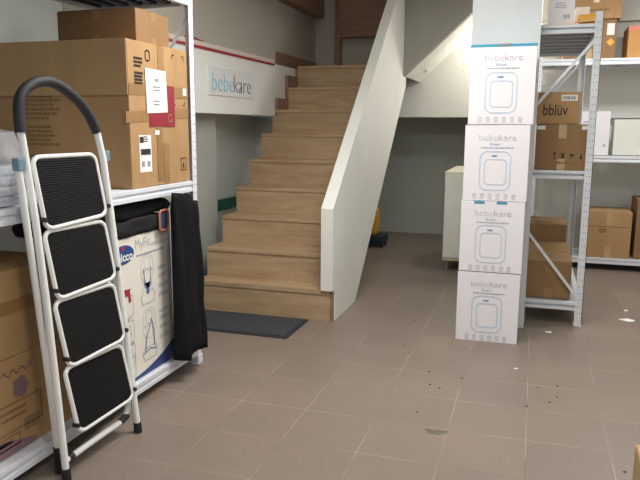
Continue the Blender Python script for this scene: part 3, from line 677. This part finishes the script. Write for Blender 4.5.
MB().tube(smooth(arc), 0.0195, 16).build('handle_grip', 'grip', ld)
for y, z in ((1.886, 0.0), (2.308, 0.0)): MB().cyl(LP(y, 0.0), LP(y, 0.045), 0.0175, 16, r1=0.0165).build('front_foot', 'black_plastic', ld)
# rear frame: left leg, right leg and bottom bar
rear_l = [Vector((-1.645, 1.925, 0.02)), Vector((-1.650, 1.905, 0.35)), Vector((-1.655, 1.878, 0.7)), Vector((-1.662, 1.838, 1.175))]
MB().tube(rear_l, 0.0125, 12).build('rear_leg', 'ladder', ld)
MB().cyl((-1.645, 1.926, 0.0), (-1.646, 1.921, 0.105), 0.0185, 14, r1=0.017).build('rear_foot', 'black_plastic', ld)
rear_r = [LP(2.296, 1.17, -0.02), LP(2.298, 0.7, -0.032), LP(2.306, 0.3, -0.036), LP(2.306, 0.15, -0.034), LP(2.297, 0.105, -0.033), LP(2.272, 0.078, -0.031), LP(2.24, 0.07, -0.029), LP(2.1, 0.067, -0.026), LP(1.93, 0.061, -0.020), LP(1.905, 0.06, -0.02)]
MB().tube(smooth(rear_r, 3), 0.0125, 12).build('rear_frame', 'ladder', ld)
MB().cyl(LP(1.925, 0.061, -0.020), LP(1.950, 0.062, -0.021), 0.0155, 12).build('rubber_sleeve', 'black_plastic', ld)
jn = MB(); jn.cyl(LP(2.235, 0.070, -0.029), LP(2.285, 0.080, -0.031), 0.0155, 12)
jn.build('rubber_sleeve', 'black_plastic', ld)
for (p, q) in ((Vector((-1.662, 1.838, 1.14)), 1), (LP(2.296, 1.15, -0.018), 1)):
    MB().box(p.x - 0.013, p.x + 0.016, p.y - 0.014, p.y + 0.022, p.z + 0.004, p.z + 0.048, 0.005).build('hinge_bracket', 'hinge', ld)
# steps
steps = [(1.198, 0.948, 1.914, 2.228, 1.946, 2.262), (0.934, 0.690, 1.926, 2.240, 1.960, 2.276), (0.676, 0.428, 1.934, 2.256, 1.976, 2.292), (0.420, 0.166, 1.944, 2.262, 1.986, 2.306)]
for zt, zb, yl, yr, bl_, br_ in steps:
    zt -= 0.011; zb -= 0.006
    TL = LP(yl - 0.008, zt, 0.0); TR = LP(yr - 0.008, zt, 0.0); BL = LP(bl_ - 0.022, zb - 0.010, 0.008); BR = LP(br_ - 0.020, zb + 0.006, 0.008)
    def Q(u, v): # bilinear in the step
        return TL.lerp(TR, u).lerp(BL.lerp(BR, u), v)
    pts = rrect(1.0, 1.0, 0.11, 5, 0.5, 0.5)
    so = MB().tube([Q(p[0], p[1]) for p in pts], 0.0088, 10, True).build('step', 'ladder', ld)
    n = (TR - TL).cross(BL - TL).normalized(); n = n if n.x > 0 else -n
    tr = MB(); inner = rrect(0.945, 0.925, 0.10, 5, 0.5, 0.5); k = len(inner)
    top = [Q(p[0], p[1]) + n * 0.006 for p in inner]; bot = [Q(p[0], p[1]) - n * 0.006 for p in inner]
    tr.add(top + bot, [list(range(k)), list(range(2 * k - 1, k - 1, -1))] + [[i, i + k, (i + 1) % k + k, (i + 1) % k] for i in range(k)])
    t_o = tr.build('tread_pad', 'tread', so)
    for side in (0, 1):
        p = Q(side, 0.86) + Vector((0.002, -0.008 if side == 0 else 0.012, 0)); MB().cyl(p - Vector((0.012, 0, 0)), p + Vector((0.014, 0, 0)), 0.0085, 12).build('pivot_bolt', 'black_plastic', so)

# ------------------------------------------------------------------ stack of white product boxes
names = ['topmost of the four stacked white product boxes, with teal top edge', 'second white product box from the top of the four-box stack', 'third white product box from the top, teal tabs on its upper edge', 'lowest of the four stacked white product boxes, standing on the floor']
offs = [(0.008, 0.0), (-0.003, 0.004), (-0.010, -0.003), (-0.014, 0.0)]
BW, BD = 0.366, 0.27
box_h = (0.449, 0.443, 0.427, 0.433)
box_z = (1.3135, 0.8675, 0.4375, 0.0)
for i in range(4):
    BH = box_h[i]; x0 = -0.390 + offs[i][0]; y0 = 4.035 + offs[i][1]
    r = root('product_box', names[i], 'box', (x0 + BW / 2, y0 + BD / 2, box_z[i]), 'white product boxes in the stack', (0.006, -0.01, 0.008, 0.012)[i], world=False)
    r['_dims'] = (BW, BD, BH)
    MB().box(-BW / 2, BW / 2, -BD / 2, BD / 2, 0.0, BH, 0.0025).build('box_body', 'box_white', r)
    lg = MB(); text_mesh(lg, 'bebe', 0.105, 0.034, front(r, 0.135, BH * 0.838), thin=-0.022); lg.build('pale_lettering', 'logo_pale', r)
    lg = MB(); text_mesh(lg, 'kare', 0.098, 0.034, front(r, 0.243, BH * 0.838), thin=-0.020); lg.build('dark_lettering', 'logo_dark', r)
    lg = MB(); text_mesh(lg, 'Kiwin', 0.056, 0.015, front(r, 0.175, BH * 0.752), thin=-0.005); lg.build('model_lettering', 'blue_print', r)
    lg = MB(); textlines(lg, front(r, 0.195, BH * 0.705), 0.20, 0.008, 1, 0, 4, 0.8); lg.build('small_print', 'logo_pale', r)
    pr_ = MB(); M = front(r, BW * 0.492, BH * 0.40)
    o_ = rrect(0.180, 0.232, 0.045, 6); i_ = rrect(0.168, 0.220, 0.040, 6); ringshape(pr_, o_, i_, M)
    M = front(r, BW * 0.497, BH * 0.385)
    o_ = rrect(0.128, 0.152, 0.026, 6); i_ = rrect(0.118, 0.142, 0.022, 6); ringshape(pr_, o_, i_, M)
    pr_.build('product_outline', 'pale_blue', r)
    dp = MB(); flat(dp, rect(-0.016, -0.0045, 0.016, 0.0045), front(r, BW * 0.475, BH * 0.598)); dp.build('display_print', 'blue_print', r)
    ic = MB()
    for k in range(6):
        M = front(r, BW * (0.185 + 0.123 * k), BH * 0.072)
        outline(ic, [(0.0105 * math.cos(t), 0.0105 * math.sin(t)) for t in [q * PI / 5 for q in range(10)]], 0.0022, M); flat(ic, rect(-0.012, -0.020, 0.012, -0.0175), M)
        if k % 2: outline(ic, [(-0.006, -0.004), (0, 0.005), (0.006, -0.004)], 0.002, M, closed=False)
        else: outline(ic, [(-0.005, 0), (0.005, 0)], 0.002, M, closed=False)
    ic.build('icon_row', 'logo_pale', r)
    if i == 0:
        te = MB(); te.box(-BW / 2 - 0.001, BW / 2 + 0.001, -BD / 2 - 0.0012, BD / 2 + 0.001, BH - 0.014, BH + 0.002, 0.001); te.build('lid_edge', 'teal', r, 'teal lid edge')
        tb = MB(); flat(tb, rect(-0.035, -0.006, 0.035, 0.006), front(r, BW * 0.52, BH - 0.003, 0.002)); tb.build('finger_slot', 'sign_grey', r)
    if i == 2:
        te = MB()
        for u in (0.105, 0.235): flat(te, rect(-0.03, -0.008, 0.03, 0.006), front(r, u, BH - 0.006))
        te.build('lid_tab', 'teal', r, 'teal lid tabs')

# ------------------------------------------------------------------ goods on the narrow rack beside the column
c = carton('cardboard_carton', 'brown carton with handling symbols on the middle shelf beside the column', 0.005, 0.328, 4.575, 5.0, 1.0285, 1.315, 'card_mid', tapes=('top', 'frontv'), tape_mat='clear_tape')
ik = MB(); w_, d_, h_ = c['_dims']
for k, u in enumerate((0.12, 0.17, 0.225, 0.28)):
    M = front(c, u, 0.09)
    if k == 0: flat(ik, [(-0.009, 0.02), (0.009, 0.02), (0.002, 0.004), (0.002, -0.012), (0.008, -0.018), (-0.008, -0.018), (-0.002, -0.012), (-0.002, 0.004)], M)
    elif k == 1: outline(ik, [(-0.012, 0.018), (0.012, -0.018)], 0.004, M, closed=False); outline(ik, [(0.012, 0.018), (-0.012, -0.018)], 0.004, M, closed=False); outline(ik, rect(-0.006, -0.012, 0.006, 0.012), 0.003, M)
    elif k == 2: flat(ik, [(-0.016, 0.0), (0.016, 0.0), (0.01, 0.012), (-0.01, 0.012)], M); flat(ik, rect(-0.002, -0.016, 0.002, 0.0), M)
    else: flat(ik, rect(-0.003, -0.018, 0.003, 0.016), M); flat(ik, rect(-0.007, -0.018, 0.007, -0.006), M)
ik.build('handling_symbols', 'ink', c)
ik = MB(); textlines(ik, front(c, 0.20, 0.045), 0.18, 0.018, 1, 0, 12, 0.8); ik.build('printed_text', 'print_brown', c)
lb = MB(); flat(lb, rect(-0.025, -0.012, 0.025, 0.012), front(c, 0.03, h_ - 0.018)); flat(lb, rect(-0.018, -0.012, 0.018, 0.012), front(c, w_ - 0.03, h_ - 0.018)); lb.build('paper_label', 'paper', c)
c = carton('cardboard_carton', 'brown carton with white barcode label atop the carton with handling symbols', 0.0, 0.262, 4.60, 5.0, 1.3195, 1.518, 'card', tapes=('top',))
text_mesh(MB(), 'bblüv', 0.15, 0.07, front(c, 0.115, 0.09), thin=0.006).build('black_lettering', 'ink', c)
lb = MB(); flat(lb, rect(-0.048, -0.018, 0.048, 0.018), front(c, 0.195, 0.165), 0); barcode(lb, front(c, 0.195, 0.165, 0.002), 0.084, 0.022, 1, 18); lb.build('barcode_label', ['paper', 'ink'], c)
c = carton('cardboard_carton', 'brown taped carton at the front of the bottom shelf beside the column', -0.0, 0.282, 4.615, 5.43, 0.163, 0.413, 'card_mid', tapes=('top', 'frontv'), tape_mat='tape')
lb = MB(); textlines(lb, front(c, 0.11, 0.19), 0.05, 0.022, 2, 0, 2, 0.7); textlines(lb, front(c, 0.12, 0.12), 0.16, 0.006, 1, 0, 5, 0.4); lb.build('printed_text', 'print_brown', c)
c = carton('cardboard_carton', 'brown carton at the back of the bottom shelf beside the column', -0.0, 0.275, 5.47, 5.93, 0.163, 0.545, 'card_mid', tapes=('top',))
# top shelf of the narrow rack
c = carton('white_carton', 'white carton with small barcode on top shelf beside the column', 0.035, 0.192, 4.64, 4.90, 1.9395, 2.13, 'box_white', tapes=(), bev=0.002)
lb = MB(); textlines(lb, front(c, 0.085, 0.12), 0.09, 0.04, 3, 0, 2, 0.3); barcode(lb, front(c, 0.11, 0.05), 0.04, 0.025, 0, 9); lb.build('printed_text', 'grey_print', c)
yf = root('yellow_parcel', 'yellow film parcel with white label lying on top shelf beside the column', 'parcel', (0.19, 4.78, 1.93))
crumple(MB(), 0.03, 0.325, 4.585, 5.25, 1.9325, 1.9375, 6, 0.0008, 5).build('film_sheet', 'yellow_film', yf)
crumple(MB(), 0.215, 0.33, 4.62, 5.2, 1.9405, 2.0, 6, 0.003, 6).build('parcel_body', 'yellow_film', yf)
pl = MB(); pl.add([(0.218, 4.602, 1.945), (0.325, 4.602, 1.955), (0.322, 4.75, 2.006), (0.222, 4.75, 2.005)], [(0, 1, 2, 3)]); pl.build('white_label', 'paper', yf)

# ------------------------------------------------------------------ goods on the back rack
def taped(label, x0, x1, y0, y1, z0, z1, mat, tapes=('top', 'frontv'), tm='clear_tape', name='cardboard_carton'):
    return carton(name, label, x0, x1, y0, y1, z0, z1, mat, tapes=tapes, tape_mat=tm)
c = taped('brown taped carton on the bottom shelf of the back rack', 0.50, 0.878, 6.52, 6.93, 0.1175, 0.540, 'card', tm='clear_tape')
lb = MB(); textlines(lb, front(c, 0.13, 0.33), 0.045, 0.012, 1, 0, 2, 0.8); textlines(lb, front(c, 0.14, 0.25), 0.07, 0.045, 2, 0, 3, 0.7); flat(lb, rect(-0.15, -0.002, 0.2, 0.002), front(c, 0.16, 0.29)); lb.build('printed_text', 'print_brown', c)
c = taped('dark brown carton cut by the right picture edge, back rack bottom shelf', 0.915, 1.32, 6.55, 6.93, 0.1175, 0.66, 'card_dark')
c = taped('tall white carton on the middle shelf of the back rack', 0.375, 0.640, 6.60, 6.88, 1.0475, 1.44, 'box_white', tapes=(), name='white_carton')
lb = MB(); textlines(lb, front(c, 0.10, 0.30), 0.12, 0.02, 1, 0, 2, 0.6); flat(lb, rect(-0.01, -0.012, 0.01, 0.012), front(c, 0.225, 0.09)); lb.build('printed_text', 'logo_pale', c)
c = taped('pale panel-like white carton on the back rack middle shelf, right of the tall one', 0.685, 1.25, 6.70, 6.90, 1.0475, 1.37, 'cabinet', tapes=(), name='white_carton')
c = taped('brown carton on the top shelf of the back rack, below a printed carton', 0.20, 0.628, 6.56, 6.93, 1.9025, 2.235, 'card_mid')
lb = MB(); flat(lb, rect(-0.05, -0.05, 0.012, 0.05), front(c, 0.40, 0.25), 0); lb.build('paper_label', 'paper', c)
yo = MB(); flat(yo, [(-0.035, 0), (0, -0.035), (0.035, 0), (0, 0.035)], front(c, 0.385, 0.14, 0.002)); yo.build('yellow_label', 'yellow_film', c)
c = taped('upper brown carton with dark lettering on the top shelf of the back rack', 0.24, 0.655, 6.54, 6.93, 2.2405, 2.44, 'card')
lb = MB(); textlines(lb, front(c, 0.24, 0.075), 0.20, 0.028, 1, 0, 7, 0.8); lb.build('printed_text', 'print_brown', c)
c = taped('orange-brown carton at the right end of the back rack top shelf', 0.725, 1.10, 6.54, 6.93, 1.9025, 2.17, 'card_orange')
ot = MB(); ot.box(-0.189, 0.189, -0.197, -0.196, 0.225, 0.2705); ot.build('orange_tape', 'orange', c)
# paper-wrapped roll leaning... white packaging beside the printed carton
c = carton('white_carton', 'small white parcel beside the yellow parcel on the narrow rack top shelf', 0.21, 0.30, 4.95, 5.2, 2.0045, 2.09, 'paper', tapes=(), bev=0.003)

# ------------------------------------------------------------------ cabinet, yellow device
cb = root('low_cabinet', 'white low cabinet with beige edges behind the stack of white boxes', 'cabinet', (-0.5, 6.45, 0))
MB().box(-0.745, -0.28, 6.0, 6.95, 0.115, 0.885, 0.002).build('cabinet_body', 'cabinet', cb)
MB().box(-0.75, -0.275, 5.995, 6.955, 0.885, 0.903, 0.003).build('cabinet_top', 'cabinet_top', cb)
MB().box(-0.747, -0.278, 5.997, 6.952, 0.098, 0.118, 0.002).build('base_board', 'edge_band', cb)
MB().box(-0.735, -0.29, 5.984, 6.0, 0.13, 0.875, 0.002).build('door', 'cabinet', cb)
for x in (-0.71, -0.32):
    for y in (6.04, 6.90): MB().cyl((x, y, 0), (x, y, 0.10), 0.017, 12).build('leg', 'metal', cb)
fc = root('floor_cleaner', 'yellow upright cleaning device on a dark base behind the stair parapet', 'cleaning device', (-1.66, 7.05, 0))
MB().box(-1.82, -1.50, 6.93, 7.21, 0.03, 0.13, 0.025).build('base', 'dark_blue', fc)
MB().box(-1.765, -1.585, 6.97, 7.15, 0.13, 0.42, 0.03).build('body', 'yellow', fc)
MB().cyl((-1.69, 7.05, 0.42), (-1.70, 7.09, 0.52), 0.02, 12).build('handle', 'yellow', fc)
for x in (-1.80, -1.52):
    for y in (6.975, 7.125): MB().cyl((x - 0.012, y, 0.04), (x + 0.012, y, 0.04), 0.04, 16).build('wheel', 'black_plastic', fc)
# carton at lower right edge and floor litter
c = carton('cardboard_carton', 'tan carton corner standing on the floor at lower right picture edge', 0.279, 0.62, 1.40, 1.70, 0.0005, 0.525, 'card_pale', tapes=('top',))
def scrap(x, y, s, seed, label, mat='paper', name='paper_scrap'):
    rnd = random.Random(seed); n = 11; z = 0.0006
    pts = [(x + s * rnd.uniform(0.5, 1.0) * 1.35 * math.cos(k * 2 * PI / n), y + s * rnd.uniform(0.45, 1.0) * math.sin(k * 2 * PI / n)) for k in range(n)]
    mb = MB(); mb.prism(pts, 'z', z, z + 0.002); tag(mb.build(name, mat), label, 'litter')
scrap(0.676, 4.82, 0.045, 3, 'torn white paper scrap on the floor right of the narrow rack')
scrap(0.694, 5.081, 0.018, 4, 'tiny white scrap on the floor behind the torn paper scrap')
scrap(0.153, 4.36, 0.018, 5, 'white scrap on the floor in front of the narrow rack')
scrap(-0.029, 3.614, 0.010, 6, 'tiny white crumb on the tiles in front of the stack')
sm_ = MB(); rnd = random.Random(31)
for (x, y) in ((-0.68, 3.809), (-0.627, 3.685), (-0.472, 3.421), (-0.44, 3.238), (-0.388, 3.203), (0.178, 3.418), (0.082, 3.373), (0.174, 3.273), (0.138, 3.197), (0.033, 3.116), (-0.447, 2.891), (-0.702, 4.314), (-0.294, 3.374), (0.153, 4.322), (-0.423, 5.673), (0.676, 4.2), (0.4, 2.6)):
    a_ = rnd.uniform(0, PI); s_ = rnd.uniform(0.004, 0.0075); n_ = 7
    sm_.prism([(x + s_ * rnd.uniform(0.6, 1.1) * math.cos(a_ + k * 2 * PI / n_), y + s_ * rnd.uniform(0.5, 1.0) * math.sin(a_ + k * 2 * PI / n_)) for k in range(n_)], 'z', 0.0005, 0.003)
o = sm_.build('floor_crumbs', 'crumb'); tag(o, 'dark crumbs scattered over the brown floor tiles', 'litter'); o['kind'] = 'stuff'

# lamp housings over the area lights
for (x, y, sx, sy, pw_, cl_) in PANELS:
    o = MB().box(x - sx / 2 - 0.02, x + sx / 2 + 0.02, y - sy / 2 - 0.02, y + sy / 2 + 0.02, 2.578, 2.599, 0.004).build('ceiling_light', 'lamp_body')
    tag(o, 'white ceiling light panel out of the picture above the shop floor', 'lamp', 'ceiling light panels')
wl = root('wall_lamp', 'bare tube lamp on the landing wall, hidden behind the white column', 'lamp', (-0.27, 7.33, 2.2))
MB().box(-0.31, -0.23, 7.30, 7.349, 1.95, 2.45, 0.006).build('lamp_base', 'lamp_body', wl)
MB().cyl((-0.27, 7.255, 1.98), (-0.27, 7.255, 2.42), 0.014, 14).build('lamp_tube', 'tube_glow', wl)
for z in (1.985, 2.415): MB().box(-0.285, -0.255, 7.235, 7.30, z - 0.012, z + 0.012, 0.003).build('lamp_socket', 'lamp_body', wl)
for r in ROOTS:
    if '_world' in r: del r['_world']
for o in bpy.data.objects:
    if '_dims' in o: del o['_dims']
